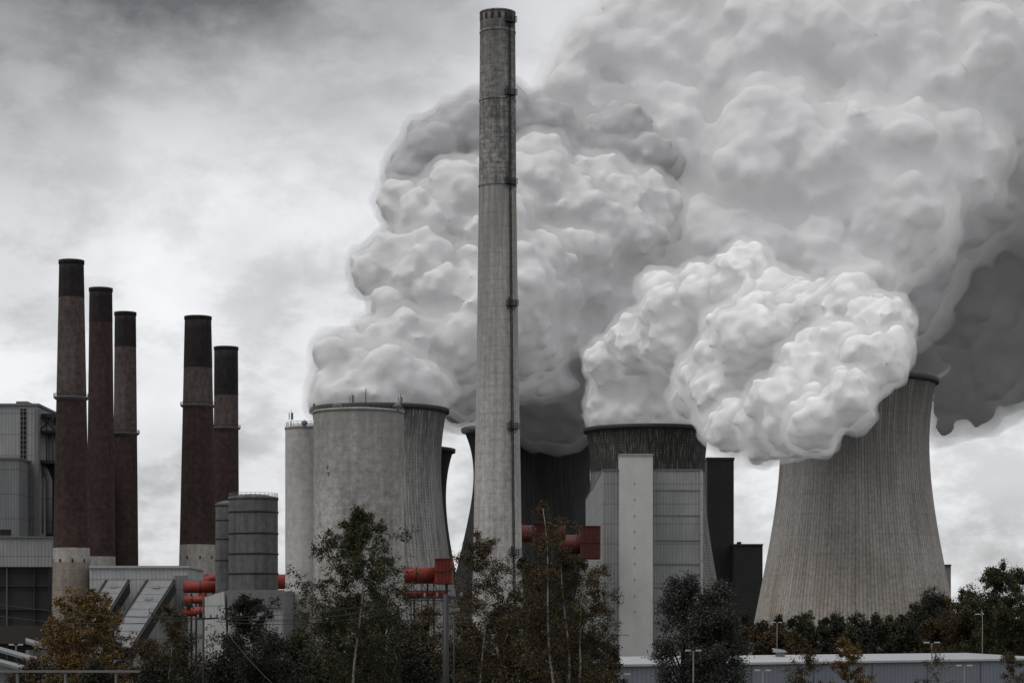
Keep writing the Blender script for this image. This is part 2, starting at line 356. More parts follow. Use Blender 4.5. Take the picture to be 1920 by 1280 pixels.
for px,w_,l_ in ((632,9,'ribbed roof hood on the wide silo, left of the masts'),(571,6,'small white roof hood on the narrower silo'),(745,7,'small vent hood near the right edge of the wide silo roof')):
    Yq=594 if px>590 else 614; zt=765 if px>590 else 797; t=thing('roof_hood',l_,'vent',P(px,zt+5,Yq),'vent hoods on the silo roofs')
    q=MB(); rr_=W(w_,Yq)
    zb=Z(zt+5,Yq); q.lathe([(rr_*.6,zb),(rr_*.6,zb+1),(rr_,zb+1),(rr_,zb+1.6),(rr_*.3,zb+2.1),(.01,zb+2.2)],X(px,Yq),Yq,20); q.build('cowl',M['gsteel'],t)
t1,x,r,z=silo(475,46,932,650,M['tank'],'grey metal tank with stiffening hoops before the right stacks','metal_tank','tank','grey metal tanks')
for py in (960,1000,1038,1075):
    q=MB(); zz=Z(py,650); q.lathe([(r,zz-.3),(r+.2,zz-.2),(r+.2,zz+.2),(r,zz+.3)],x,650,80); q.build('hoop',M['steel'],t1,True)
q=MB()
for i in range(32):
    a=2*math.pi*i/32; q.tube([(x+math.sin(a)*(r-.1),650+math.cos(a)*(r-.1),z+k) for k in (0,1.1)],.05,4)
for h_ in (.55,1.1): q.tube([(x+math.sin(a)*(r-.1),650+math.cos(a)*(r-.1),z+h_) for a in np.linspace(0,6.2832,50)],.05,4,False)
q.build('railing',M['gsteel'],t1)
t2,x,r,z=silo(424,20,944,672,M['tank'],'narrow metal tank squeezed behind the left side of the hooped tank','metal_tank','tank','grey metal tanks')
for py in (975,1010,1050):
    q=MB(); zz=Z(py,672); q.lathe([(r,zz-.2),(r+.15,zz-.15),(r+.15,zz+.15),(r,zz+.2)],x,672,60); q.build('hoop',M['steel'],t2,True)
# ------------------------------------------------------------ boiler house left
Y=760; t=thing('boiler_house','tall clad boiler house cut by the left edge of the picture','building',(X(20,Y),Y,0))
q=MB(); q.pbox(-110,70,760,None,Y,60); q.build('wall',M['cl'],t)
q=MB(); q.pbox(-112,73,756,760,Y-.6,61); q.build('roof_edge',M['gsteel'],t)
q=MB(); q.pbox(30,52,752,756.2,Y+2,12); q.build('roof_hatch',M['gsteel'],t)
q=MB(); q.pbox(38,49,766,1000,Y-.25,1); w_=q.build('window_strip',M['dark'],t)
q=MB()
for y in np.arange(770,1000,9.): q.pbox(38,49,y,y+1.4,Y-.45,.4)
q.pbox(43,44.2,766,1000,Y-.5,.4); q.build('glazing_bars',M['gsteel'],w_)
q=MB(); q.pbox(64,72,768,1005,Y-2.4,3); q.build('corner_duct',M['gsteel'],t)
q=MB(); q.pbox(72,103,868,None,Y+14,40); q.build('recessed_wall',M['cd'],t)
q=MB(); q.pbox(72,112,775,782,Y+6,30); q.pbox(74,108,806,810,Y+4,30); q.pbox(72,106,862,868,Y+3,34)
for px in (74,86,98,106): q.pbox(px,px+1.6,778,868,Y+5,1)
q.beam(P(72,780,Y+4),P(104,806,Y+4),.5,.5); q.beam(P(104,780,Y+4),P(74,806,Y+4),.5,.5); q.build('steel_gantry',M['steel'],t)
q=MB(); 
q.lathe([(W(17,Y+20),Z(866,Y+20)),(W(17,Y+20),Z(826,Y+20)),(W(13,Y+20),Z(812,Y+20)),(.05,Z(808,Y+20))],X(88,Y+20),Y+20,32); q.build('vessel',M['gsteel'],t,True)
q=MB(); q.tube([P(78,1000,Y+8),P(78,875,Y+8)],W(4,Y),10); q.build('pipe',M['gsteel'],t,True)
q=MB(); q.tube([P(92,1000,Y+8),P(92,900,Y+8),P(86,884,Y+8),P(78,872,Y+8)],W(6,Y),12); q.build('pipe',M['cm'],t,True)
q=MB(); q.tube([P(40,1004,Y-6),P(40,984,Y-6),P(40,980,Y-6)],[W(5,Y),W(5,Y),W(9,Y)],12); q.build('exhaust_cowl',M['gsteel'],t,True)
t=thing('clad_annex','pale blue-grey clad block before the boiler house at the left edge','building',(X(0,744),744,0))
q=MB(); q.pbox(-90,35,860,None,742,17); q.build('wall',M['cm'],t)
q=MB(); q.pbox(-92,37,856,860,741.5,18); q.build('roof_edge',M['gsteel'],t)
q=MB(); q.pbox(0,20,992,1002,741.7,.5); q.build('louvre',M['dark'],t)
t=thing('low_plant_hall','low hall with pale upper band and black lower wall beside the tallest smoke stack','building',(X(40,722),722,0))
q=MB(); q.pbox(-100,97,1007,1062,720,18); q.build('clad_band',M['cl'],t)
q=MB(); q.pbox(-100,95,1062,None,722,15); q.build('dark_wall',M['cd'],t)
q=MB(); q.pbox(-100,98,1005,1007.4,719.4,19); q.build('roof_edge',M['gsteel'],t)
for px in (12,64,91):
    q=MB(); q.pbox(px,px+1.5,1064,None,720.8,.8); q.build('column',M['cd'] if px!=12 else M['gsteel'],t)
for (a,b) in ((1096,1099),(1140,1143)):
    q=MB(); q.pbox(-100,95,a,b,721.2,.6); q.build('wall_rail',M['cd'],t)
q=MB(); q.pbox(-100,90,1172,1206,716,4); q.build('loading_wall',M['brown'],t)
# white hall with conveyors
t=thing('white_plant_hall','white flat-roofed hall between the left and right smoke stacks','building',(X(260,690),690,0))
q=MB(); q.pbox(168,352,1064,None,690,34); q.build('wall',M['cw'],t)
q=MB(); q.pbox(167,355,1060,1064.3,689.4,35); q.build('roof_edge',M['roof'],t)
q=MB(); q.pbox(326,352,1078,1180,689.5,1); q.build('side_panel',M['cm'],t)
for i,(a,b_,wp,lab) in enumerate((((222,1100),(150,1215),46,'left sloping conveyor gallery coming down from the white hall'),((303,1100),(222,1225),56,'right sloping conveyor gallery, wider, coming down from the white hall'))):
    p0=P(*a,688); p1=P(*b_,640); t=thing('conveyor_gallery',lab,'conveyor',(p1.x,p1.y,0),'sloping conveyor galleries')
    q=MB(); q.beam(p0,p1,W(wp,660),3.4); q.build('gallery_casing',M['cd'],t)
    d_=(p1-p0).normalized(); up=Vector((0,0,1)); up=(up-d_*up.dot(d_)).normalized()
    q=MB(); q.beam(p0+up*1.9,p1+up*1.9,W(wp+2,660),.3); rf=q.build('roof',M['croof'],t)
    q=MB(); sd=d_.cross(up).normalized()
    for s_ in (-1,1): q.beam(p0+up*2.5+sd*s_*W(wp/2-2,660),p1+up*2.5+sd*s_*W(wp/2-2,660),.16,.16)
    for s_ in (-1,1): q.beam(p0+up*2.1+sd*s_*W(wp/2,660),p1+up*2.1+sd*s_*W(wp/2,660),.6,.4)
    for k in range(14):
        for s_ in (-1,1):
            c=p0.lerp(p1,k/13)+sd*s_*W(wp/2-2,660); q.beam(c+up*2,c+up*2.5,.1,.1)
    q.build('railing',M['steel'],rf)
    for kk in (.12,.3):
        q=MB(); c=p0.lerp(p1,kk)+up*2.5; q.beam(c-sd*1.1,c+sd*1.1,.8,.8); q.build('roof_box',M['roof'],rf)
    q=MB()
    for k in range(1,9):
        c=p0.lerp(p1,k/9)+up*2.09; q.beam(c-sd*W(wp/2,660),c+sd*W(wp/2,660),.14,.12)
    q.build('roof_joint',M['gsteel'],rf)
    q=MB()
    for s_ in (-1,1):
        c=p0.lerp(p1,.85)+sd*s_*2; q.beam(c,Vector((c.x,c.y,0)),.5,.5)
    q.build('trestle',M['gsteel'],t)
t=thing('clad_shed','light corrugated shed with sloping roof below the metal tanks','building',(X(460,600),600,0))
Y=600
q=MB(); zb=0
q.quadbox([(X(384,Y),Y,0),(X(440,Y),Y-14,0),(X(440,Y),Y+25,0),(X(384,Y),Y+25,0),(X(384,Y),Y,Z(1119,Y)),(X(440,Y)-1,Y-14,Z(1108,Y-14)),(X(440,Y),Y+25,Z(1104,Y)),(X(384,Y),Y+25,Z(1119,Y))]); q.build('gable_wall',M['cw'],t)
q=MB(); q.quadbox([(X(440,Y),Y-14,0),(X(540,Y),Y-14,0),(X(540,Y),Y+25,0),(X(440,Y),Y+25,0),(X(440,Y),Y-14,Z(1109,Y)),(X(540,Y),Y-14,Z(1109,Y)),(X(540,Y),Y+25,Z(1105,Y)),(X(440,Y),Y+25,Z(1105,Y))]); q.build('wall',M['cl'],t)
q=MB(); q.box(X(439,Y),X(540,Y),Y-14.6,Y-14.1,Z(1140,Y),Z(1107,Y)); q.build('fascia',M['gsteel'],t)
# red ducts
def duct(pts,r,label,mm,boxes=(),legs=()):
    t=thing('red_duct',label,'pipe',(pts[0].x,pts[0].y,0),'red ducts between the plant buildings')
    q=MB(); q.tube(pts,r,16); q.build('pipe',M[mm],t,True)
    L0=pts[-2].copy(); L1=pts[-1].copy(); nfl=max(1,min(5,int((L1-L0).length/(r*4.5))))
    for i in range(nfl):
        p=L0.lerp(L1,(i+.5)/nfl); dd=(L1-L0).normalized()
        q=MB(); q.tube([p-dd*.15,p+dd*.15],r*1.08,16); q.build('flange',M['redd'],t)
    for b_ in boxes:
        q=MB(); q.pbox(*b_); bx_=q.build('duct_box',M[mm],t)
        a,b2,c_,d2,Yb,_=b_; q=MB()
        for k in range(1,5): 
            xx=a+(b2-a)*k/5; q.pbox(xx,xx+1,c_,d2,Yb-.25,.3)
        for yy in (c_+1,(c_+d2)/2,d2-2): q.pbox(a,b2,yy,yy+1.1,Yb-.3,.32)
        q.build('stiffener',M['redd'],bx_)
    for l_ in legs: q=MB(); q.pbox(l_[0],l_[0]+3,l_[1],None,l_[2],1); q.build('support_leg',M['steel'],t)
    return t
duct([P(430,1084,685),P(396,1084,685),P(386,1088,685),P(380,1098,685),P(380,1160,685)],W(8,685),'red duct with a rounded elbow between the white hall and the metal tank','red',[],[(398,1094,685)])
duct([P(345,1100,676),P(408,1100,676)],W(11,676),'short thick red duct against the right end of the white hall','red',[],[(357,1112,676)])
duct([P(345,1124,672),P(408,1124,672)],W(7,672),'middle red duct beside the white hall, below the short thick one','red',[],[(366,1130,672)])
duct([P(345,1146,665),P(408,1146,665)],W(9,665),'lowest red duct beside the white hall','red',[],[(395,1153,665)])
duct([P(350,1090,775),P(580,1090,775)],W(14,775),'long red duct running behind the metal tank to the pale silo','red',[],[(530,1105,773)])
duct([P(740,1078,640),P(822,1078,640)],W(15,640),'bright red duct right of the wide silo ending in a box','red',[(815,848,1046,1094,634,10)],[(800,1090,640),(835,1090,638)])
duct([P(740,1114,645),P(838,1114,645)],W(8,645),'thin red pipe below the bright red duct by the silo','red',[],[(775,1110,644),(812,1110,644)])
duct([P(975,1000,760),P(1060,1000,760)],W(16,760),'dull red duct just right of the tall chimney','redm',[(1000,1030,980,1024,752,14)],[(1040,1010,760)])
duct([P(1050,1020,780),P(1112,1020,780)],W(18,780),'dull red duct left of the long clad building','redm',[(1088,1126,985,1046,776,14)],[(1072,1036,780)])
t=thing('steel_trestle','dark steel frame of posts and braces around the red ducts by the wide silo','frame',(X(795,630),630,0))
q=MB()
for px in (770,790,812,838): q.pbox(px,px+1.8,1088,None,628,.4)
for py in (1092,1106,1124,1150): q.pbox(766,845,py,py+2,627.6,.4)
for a in (770,790,812): q.beam(P(a,1092,628),P(a+22,1124,628),.2,.2)
q.build('lattice',M['steel'],t)
t=thing('steel_gantry','small dark steel gantry above the red duct right of the tall chimney','frame',(X(1015,750),750,0))
q=MB()
for px in (998,1034): q.pbox(px,px+1.5,962,None,750,.5)
for py in (962,968,978): q.pbox(996,1037,py,py+1.4,749.6,.5)
for px in range(1004,1034,7): q.pbox(px,px+1,962,978,749.8,.4)
q.build('lattice',M['steel'],t)
# ------------------------------------------------------------ long clad building with stair tower
Y=800; t=thing('long_clad_building','long grey clad building with a white stair tower before the blackened cooling tower','building',(X(1214,Y),Y,0))
q=MB(); q.pbox(1130,1317,882,None,Y,185); q.build('wall',M['cl'],t)
q=MB(); q.pbox(1129.3,1318,879,882,Y-.3,185.6); q.build('parapet',M['gsteel'],t)
q=MB(); q.pbox(1163,1224,853,None,Y-9,14); st_=q.build('stair_tower',M['stair'],t)
q=MB(); q.pbox(1162,1225,850.5,853,Y-9.4,14.8); q.build('tower_parapet',M['roof'],st_)
for i in range(9):
    q=MB(); q.pbox(1189,1191,905+i*30,909+i*30,Y-9.06,.3); q.build('window_slit',M['gsteel'],st_)
for py in (918,965,1012,1057,1100,1146):
    q=MB(); q.pbox(1226,1317.5,py,py+1.3,Y-.25,.4); q.build('wall_ledge',M['cm'],t)
q=MB(); q.pbox(1313,1318,883,None,Y-.45,1.2); q.build('corner_trim',M['cw'],t)
# dark far blocks
t=thing('dark_boiler_tower','tall black block rising between the two right cooling towers','building',(X(1352,1500),1500,0))
q=MB(); q.pbox(1326,1376,862,None,1500,60); q.build('wall',M['cd'],t)
q=MB(); q.pbox(1324,1377.5,857,862,1499,62); q.build('roof_edge',M['steel'],t)
t=thing('dark_block','lower black block beside the tall black block','building',(X(1405,1480),1480,0))
q=MB(); q.pbox(1378,1430,1022,None,1480,60); q.build('wall',M['cd'],t)
q=MB(); q.pbox(1377,1431,1019,1022,1479,62); q.build('roof_edge',M['steel'],t)
q=MB(); q.pbox(1384,1390,1015,1019,1480,10); q.build('roof_unit',M['steel'],t)
t=thing('far_block','narrow grey block peeping out right of the large tan cooling tower','building',(X(1770,1300),1300,0))
q=MB(); q.pbox(1735,1783,1060,None,1300,40); q.build('wall',M['cm'],t)
q=MB(); q.pbox(1734,1784,1057.5,1060,1299,42); q.build('roof_edge',M['steel'],t)
# ------------------------------------------------------------ warehouse bottom right
A0=Vector((X(1085,378),378,0)); A1=Vector((X(1975,470),470,0)); ax=(A1-A0).normalized(); nn=Vector((-ax.y,ax.x,0)); L=(A1-A0).length
t=thing('low_warehouse','long low warehouse with pale metal roof along the bottom right','building',A0)
def wp(s,dp,z): return A0+ax*s+nn*dp+Vector((0,0,z))
q=MB(); q.quadbox([wp(0,0,0),wp(L,0,0),wp(L,44,0),wp(0,44,0),wp(0,0,6),wp(L,0,6),wp(L,44,6),wp(0,44,6)]); q.build('wall',M['cb'],t)
q=MB(); q.quadbox([wp(-.4,-.6,6.0),wp(L,-.6,6.0),wp(L,22,6.9),wp(-.4,22,6.9),wp(-.4,-.6,6.2),wp(L,-.6,6.2),wp(L,22,7.1),wp(-.4,22,7.1)]); 
q.quadbox([wp(-.4,22,6.9),wp(L,22,6.9),wp(L,44.6,6.0),wp(-.4,44.6,6.0),wp(-.4,22,7.1),wp(L,22,7.1),wp(L,44.6,6.2),wp(-.4,44.6,6.2)]); rf=q.build('roof',M['roof'],t)
q=MB(); q.beam(wp(0,-.75,5.95),wp(L,-.75,5.95),.25,.3); q.build('gutter',M['cw'],rf)
for i in range(8):
    s=9+i*(L/8); q=MB(); c=wp(s,-.12,0); q.beam(c,c+Vector((0,0,6)),.2,.2); q.build('downpipe',M['cb'],t)
def hood(px,label):
    for_s=(X(px,415)-A0.x)/ax.x
    c=wp(for_s,16,6.8); h=thing('roof_ventilator',label,'vent',c,'ventilators on the warehouse roof')
    q=MB(); q.box(c.x-.8,c.x+.8,c.y-.8,c.y+.8,c.z-.3,c.z+.9); q.build('curb',M['gsteel'],h)
    q=MB(); q.quadbox([(c.x-1.4,c.y-1,c.z+.9),(c.x+1.2,c.y-1,c.z+.9),(c.x+1.2,c.y+1,c.z+.9),(c.x-1.4,c.y+1,c.z+.9),(c.x-1.5,c.y-1,c.z+1.7),(c.x+.7,c.y-1,c.z+1.35),(c.x+.7,c.y+1,c.z+1.35),(c.x-1.5,c.y+1,c.z+1.7)]); q.build('hood',M['roof'],h)
    q=MB(); q.box(c.x-1.56,c.x-1.5,c.y-.8,c.y+.8,c.z+1,c.z+1.5); q.build('louvre',M['dark'],h)
for i,px in enumerate((1235,1340,1458,1600,1748)): hood(px,('first','second','third','fourth','fifth')[i]+' roof ventilator from the left on the low warehouse')
# ------------------------------------------------------------ street lamps
def lamp(px,py,Y,label,double=True,span=15):
    tp=P(px,py,Y); t=thing('street_lamp',label,'street lamp',(tp.x,Y,0),'street lamps around the plant')
    q=MB(); q.tube([(tp.x,Y,0),(tp.x,Y,tp.z-.1)],[.14,.07],8); q.build('pole',M['gsteel'],t,True)
    for s_ in ((-1,1) if double else (-1,)):
        w_=W(span,Y); q=MB(); q.tube([(tp.x,Y,tp.z-.25),(tp.x+s_*w_*.35,Y,tp.z-.02)],.05,6); q.build('arm',M['gsteel'],t)
        q=MB(); q.quadbox([(tp.x+s_*w_*a,Y+b_*.16,tp.z+c_) for c_,k in ((-.06,1),(.12,.7)) for a,b_ in ((.3,-1),(1,-1*k),(1,k),(.3,1))]); q.build('lamp_head',M['roof'],t)
lamp(1300,1219,300,'double-headed street lamp before the left part of the warehouse')
lamp(1747,1204,300,'double-headed street lamp before the right part of the warehouse')
lamp(1808,1247,300,'low double-headed street lamp right of the taller right one')
lamp(1430,1256,300,'low double-headed street lamp below the middle of the warehouse')
lamp(1166,1263,300,'low double-headed street lamp beside the birch trunks',)
lamp(1842,1151,480,'tall single-headed street lamp before the trees at the right',False,14)
lamp(1457,1166,500,'tall cross-topped lamp before the base of the tan cooling tower',True,9)
lamp(30,1208,300,'street lamp with flat heads at the bottom left corner',True,13)
# ------------------------------------------------------------ utility poles + wires
def upole(px,py,Y,r,label,arms):
    tp=P(px,py,Y); t=thing('utility_pole',label,'utility pole',(tp.x,Y,0),'utility poles carrying the overhead wires')
    q=MB(); q.tube([(tp.x,Y,0),tp],[r,r*.8],10); q.build('pole',M['steel'],t,True)
    for (yy,l,rr_) in arms:
        a=P(px-l,yy,Y); b_=P(px+rr_,yy-2,Y); q=MB(); q.beam(a,b_,.16,.16); ca=q.build('cross_arm',M['steel'],t)
        for k in range(4):
            c=a.lerp(b_,(k+.2)/3.4); q=MB(); q.tube([c,c+Vector((0,0,.12)),c+Vector((0,0,.3)),c+Vector((0,0,.42))],[.04,.1,.1,.04],8); q.build('insulator',M['gsteel'],ca)
    return t
upole(836,1113,185,.30,'thick dark utility pole among the autumn trees in the middle',[(1121,44,34)])
upole(851,1122,190,.08,'thin pole just right of the thick dark utility pole',[(1150,6,10)])
upole(381,1110,200,.09,'slim utility pole before the corrugated shed',[(1160,12,28)])
def wire(a,b_,sag,label,r=.028):
    pts=[a.lerp(b_,k/24)-Vector((0,0,sag*4*(k/24)*(1-k/24))) for k in range(25)]
    q=MB(); q.tube(pts,r,5); tag(q.build('overhead_wire',M['steel']),label,'wire','overhead wires')
wire(P(800,1120,185),P(-40,1126,205),1.6,'upper overhead wire sagging from the thick pole to the left edge')
wire(P(815,1120,185),P(392,1158,200),.8,'overhead wire from the thick pole to the slim pole, topmost')
wire(P(860,1119,185),P(405,1164,201),1.0,'overhead wire from the thick pole to the slim pole, lowest')
wire(P(370,1160,200),P(-40,1148,220),.7,'lower overhead wire from the slim pole to the left edge')
wire(P(408,1160,200),P(545,1310,180),.5,'steep overhead wire falling right from the slim pole')
wire(P(868,1119,185),P(1180,1190,210),.8,'overhead wire running right from the thick pole into the birches')
# bottom-left barrier
t=thing('pipe_barrier','thin grey horizontal beam on posts along the bottom left','barrier',(X(80,200),200,0))
q=MB(); q.pbox(-40,262,1256,1260,200,.5); q.build('beam',M['gsteel'],t)
for px in (30,120,215):
    q=MB(); q.pbox(px,px+4,1260,None,200.1,.4); q.build('post',M['gsteel'],t)
for i,(a,b_,c_,d2,Yq,lb) in enumerate(((-30,62,1214,1240,288,'larger pale sloping roofed shelter at the bottom left corner'),(-20,40,1240,1256,260,'small pale sloping roofed shelter below the larger one at the bottom left'),(48,84,1206,1216,330,'tiny pale roofed shelter right behind the larger shelter at the bottom left'))):
    t=thing('sheet_shelter',lb,'shelter',(X((a+b_)/2,Yq+4),Yq+4,0),'small shelters at the bottom left')
    q=MB(); q.quadbox([P(a,c_,Yq),P(b_,d2,Yq),P(b_+8,d2-4,Yq+12),P(a,c_-6,Yq+12),P(a,c_-5,Yq),P(b_,d2-5,Yq),P(b_+8,d2-9,Yq+12),P(a,c_-11,Yq+12)]); q.build('roof',M['croof'],t)
    q=MB(); q.pbox(a,b_-6,d2+2,None,Yq+2,8); q.build('wall',M['cm'],t)
# ------------------------------------------------------------ trees
def leafcloud(anchors,per,spread,size,seed,flat=1.):
    rg=np.random.default_rng(seed); a=np.repeat(np.array(anchors),per,axis=0); n=len(a)
    c=a+rg.normal(size=(n,3))*spread*np.array([1,1,flat])
    u=rg.normal(size=(n,3)); u/=np.linalg.norm(u,axis=1)[:,None]; w=rg.normal(size=(n,3)); v=np.cross(u,w); v/=np.linalg.norm(v,axis=1)[:,None]
    s=(size*rg.uniform(.6,1.3,n))[:,None]
    V=np.stack([c+u*s,c+v*s*.6,c-u*s,c-v*s*.6],1).reshape(-1,3)
    Fc=np.arange(n*4).reshape(-1,4); t=np.repeat(rg.random(n),4); return V,Fc,t
def rv(r): return Vector((r.gauss(0,1),r.gauss(0,1),r.gauss(0,1))).normalized()
def birch(px,top,Y,wpx,label,leaf,seed,nl=34,ls=.10,per=4,tr=.15,low=.22,lean=0,bark='birchbark',name='birch_tree',spread=.14,twigs=8,grp='birches and thin trees in the foreground',stems=1):
    r=random.Random(seed); H=Z(top,Y); w=W(wpx,Y)/2; base=Vector((X(px,Y),Y,0))
    t=thing(name,label,'tree',base,grp); tk=MB(); br=MB(); anchors=[]
    for sidx in range(stems):
        hh=H*(1 if sidx==0 else r.uniform(.8,.93)); sp=(0 if stems==1 else w*.55*(sidx/(stems-1)*2-1))
        pts=[]; ph=r.uniform(0,6); 
        for i in range(15):
            k=i/14; pts.append(base+Vector((lean*w*k*k+sp*k+math.sin(k*7+ph)*w*.09,math.cos(k*6+ph)*w*.06,hh*k)))
        rad=[tr*(1-.88*i/14) for i in range(15)]; tk.tube(pts,rad,9)
        def tp(k): 
            i=min(13,int(k*14)); return pts[i].lerp(pts[i+1],k*14-i)
        for i in range(nl//stems):
            rel=(i+r.random())/(nl//stems); k=low+(1-low)*rel*.97
            Ln=w*(1.75 if stems==1 else 1.35)*((1-rel)**.5)*(.6+.4*min(1,rel*3))*r.uniform(.6,1.15)+.35
            az=r.uniform(0,2*math.pi); el=r.uniform(.3,.95)
            d=Vector((math.cos(az)*math.cos(el),math.sin(az)*math.cos(el),math.sin(el))); p=tp(k); pp=[p]
            for s_ in range(6):
                d=(d+rv(r)*.18+Vector((0,0,.08 if s_<2 else -.17))).normalized(); p=p+d*Ln/6*1.1; pp.append(p)
            rb=max(.018,tr*(1-k)*.42); br.tube(pp,[rb*(1-.8*j/6) for j in range(7)],5,False)
            for j in range(twigs):
                f=r.uniform(.15,1)*6; q0=pp[min(5,int(f))].lerp(pp[min(5,int(f))+1],f-min(5,int(f)))
                dd=(rv(r)+d*.7).normalized(); tl=Ln*r.uniform(.16,.36); tw=[q0]
                for s_ in range(4): dd=(dd+rv(r)*.25+Vector((0,0,-.18))).normalized(); tw.append(tw[-1]+dd*tl/4)
                br.tube(tw,[rb*.35,rb*.3,rb*.22,rb*.15,.006],3,False)
                for s_ in range(1,5):
                    if r.random()<.85: anchors.append(tw[s_][:])
                    if r.random()<.6: anchors.append((tw[s_]+rv(r)*tl*.3)[:])
    tk.build('trunk',M[bark],t,True); br.build('branches',M[bark] if bark=='bark' else M['barkmix'],t)
    V,Fc,tt=leafcloud(anchors,per,spread,ls,seed); V-=np.array(base[:]); npmesh('crown',V,Fc,M[leaf],t,tt)
    return t
M['barkmix']=plain('birch_twig_bark',(.08,.068,.06),.8,.9,.1,4)
def bushy(px,top,Y,wpx,label,leaf,seed,nc=26,per=150,ls=.3,bot=.12,grp=None,name='tree',loc=None,fat=1.):
    r=random.Random(seed); H=Z(top,Y); w=W(wpx,Y)/2; base=Vector((X(px,Y),Y,0))
    t=thing(name,label,'tree' if name!='bush' else 'bush',base,grp); tk=MB()
    tk.tube([base,base+Vector((r.uniform(-.2,.2),0,H*.45)),base+Vector((r.uniform(-.3,.3)*w,0,H*.85))],[H*.022,H*.016,H*.004],7)
    cl=[]
    for i in range(nc):
        k=bot+(1-bot)*(i+r.random())/nc; prof=math.sin(math.pi*min(1,.12+.86*((k-bot)/(1-bot))**.9))**.7
        a=r.uniform(0,6.283); rr_=w*prof*math.sqrt(r.uniform(.15,1))*.85; c=base+Vector((math.cos(a)*rr_,math.sin(a)*rr_,H*k*.96)); cl.append(c)
        s0=base+Vector((0,0,H*max(.1,k-.25))); tk.tube([s0,s0.lerp(c,.5)+Vector((0,0,.03*H)),c],[H*.007,H*.005,H*.002],4,False)
    tk.build('trunk',M['bark'],t)
    an=[]; 
    for c in cl:
        s_=w*r.uniform(.18,.34)*fat
        for j in range(12): an.append((c+rv(r)*s_*r.uniform(.4,1.1))[:])
    V,Fc,tt=leafcloud(an,max(1,per//12),w*.085,ls,seed); V-=np.array(base[:]); npmesh('crown',V,Fc,M[leaf],t,tt)
# foreground trees
birch(668,958,200,175,'airy dark green birch rising before the wide silo','lg',11,nl=70,per=8,ls=.10,low=.28,tr=.17,twigs=13,lean=.1)
birch(905,1003,195,130,'brown autumn birch with a pale trunk before the tall chimney','lb',12,nl=54,per=5,ls=.085,low=.3,tr=.15,twigs=12)
birch(1060,952,190,175,'large dark brown birch with several curving pale stems','lb',13,nl=84,per=6,ls=.085,low=.34,tr=.17,stems=3,twigs=12)
birch(985,1040,215,90,'dark tree between the brown birch and the many-stemmed birch','ld',14,nl=36,per=6,ls=.10,low=.3,bark='bark',name='thin_tree',twigs=10)
birch(165,1112,225,140,'bright orange-brown birch at the foot of the tallest smoke stack','lo',15,nl=54,per=7,ls=.12,low=.25,tr=.12,twigs=11)
birch(318,1135,215,105,'sparse brown birch before the sloping conveyor galleries','lb',16,nl=36,per=5,ls=.10,low=.3,tr=.1,twigs=9)
birch(470,1122,205,130,'dark sparse tree before the corrugated shed','ld',17,nl=50,per=6,ls=.10,low=.3,tr=.12,bark='bark',name='thin_tree',twigs=11)
bushy(1282,1080,330,140,'left of the two silvery green trees before the clad building','ls',18,nc=70,per=560,ls=.15,bot=.1,grp='silvery trees',name='poplar_tree')
bushy(1345,1096,325,140,'right of the two silvery green trees, broader','ls',19,nc=70,per=560,ls=.15,bot=.1,grp='silvery trees',name='poplar_tree')
birch(1593,1196,250,60,'small bright orange birch before the warehouse wall','lo',20,nl=30,per=8,ls=.10,low=.2,tr=.06,twigs=8)
birch(1515,1212,250,70,'small thin brown birch left of the orange one before the warehouse','lb',21,nl=26,per=5,ls=.09,low=.2,tr=.06,twigs=8)
birch(1755,1215,245,60,'small leafless-looking birch before the right end of the warehouse','lb',22,nl=22,per=3,ls=.09,low=.2,tr=.06,twigs=6)
birch(1905,1225,240,70,'small brown birch at the bottom right corner','lb',23,nl=26,per=5,ls=.09,low=.2,tr=.06,twigs=7)
# understorey dark
us=[(560,1185,230,110,'ld'),(640,1120,235,150,'ld'),(715,1115,228,130,'ld'),(800,1135,240,110,'lb'),(765,1190,220,140,'ld'),(870,1155,232,120,'lb'),(940,1130,225,130,'ld'),(1020,1115,228,120,'ld'),(1085,1135,240,90,'ld'),(1140,1205,250,80,'ld'),(600,1215,215,130,'ld'),(690,1195,212,160,'ld'),(860,1210,210,130,'ld'),(980,1195,212,160,'lb'),(1070,1205,214,120,'ld'),(440,1190,240,110,'ld'),(510,1195,222,100,'ld'),(350,1190,238,90,'ld'),(280,1200,240,90,'lb'),(200,1185,245,110,'lb'),(120,1170,240,100,'lo'),(60,1238,225,110,'lb'),(300,1240,205,130,'ld'),(410,1235,205,130,'ld'),(170,1240,206,120,'ld'),(780,1240,206,120,'ld'),(500,1245,206,110,'ld')]
wl={'ld':'one of the near-black shrubby trees filling the bottom edge under the birches','lb':'one of the rusty brown shrubby trees in the lower left and middle thicket','lo':'low orange shrubby tree below the bright birch at the left'}
for i,(px,top,Y,w_,lf) in enumerate(us):
    bushy(px,top,Y,w_,wl[lf],lf,100+i,nc=30,per=300,ls=.13,bot=.3,grp='dark understorey of the foreground' if lf=='ld' else ('brown understorey' if lf=='lb' else None),name='shrub_tree',fat=1.2)
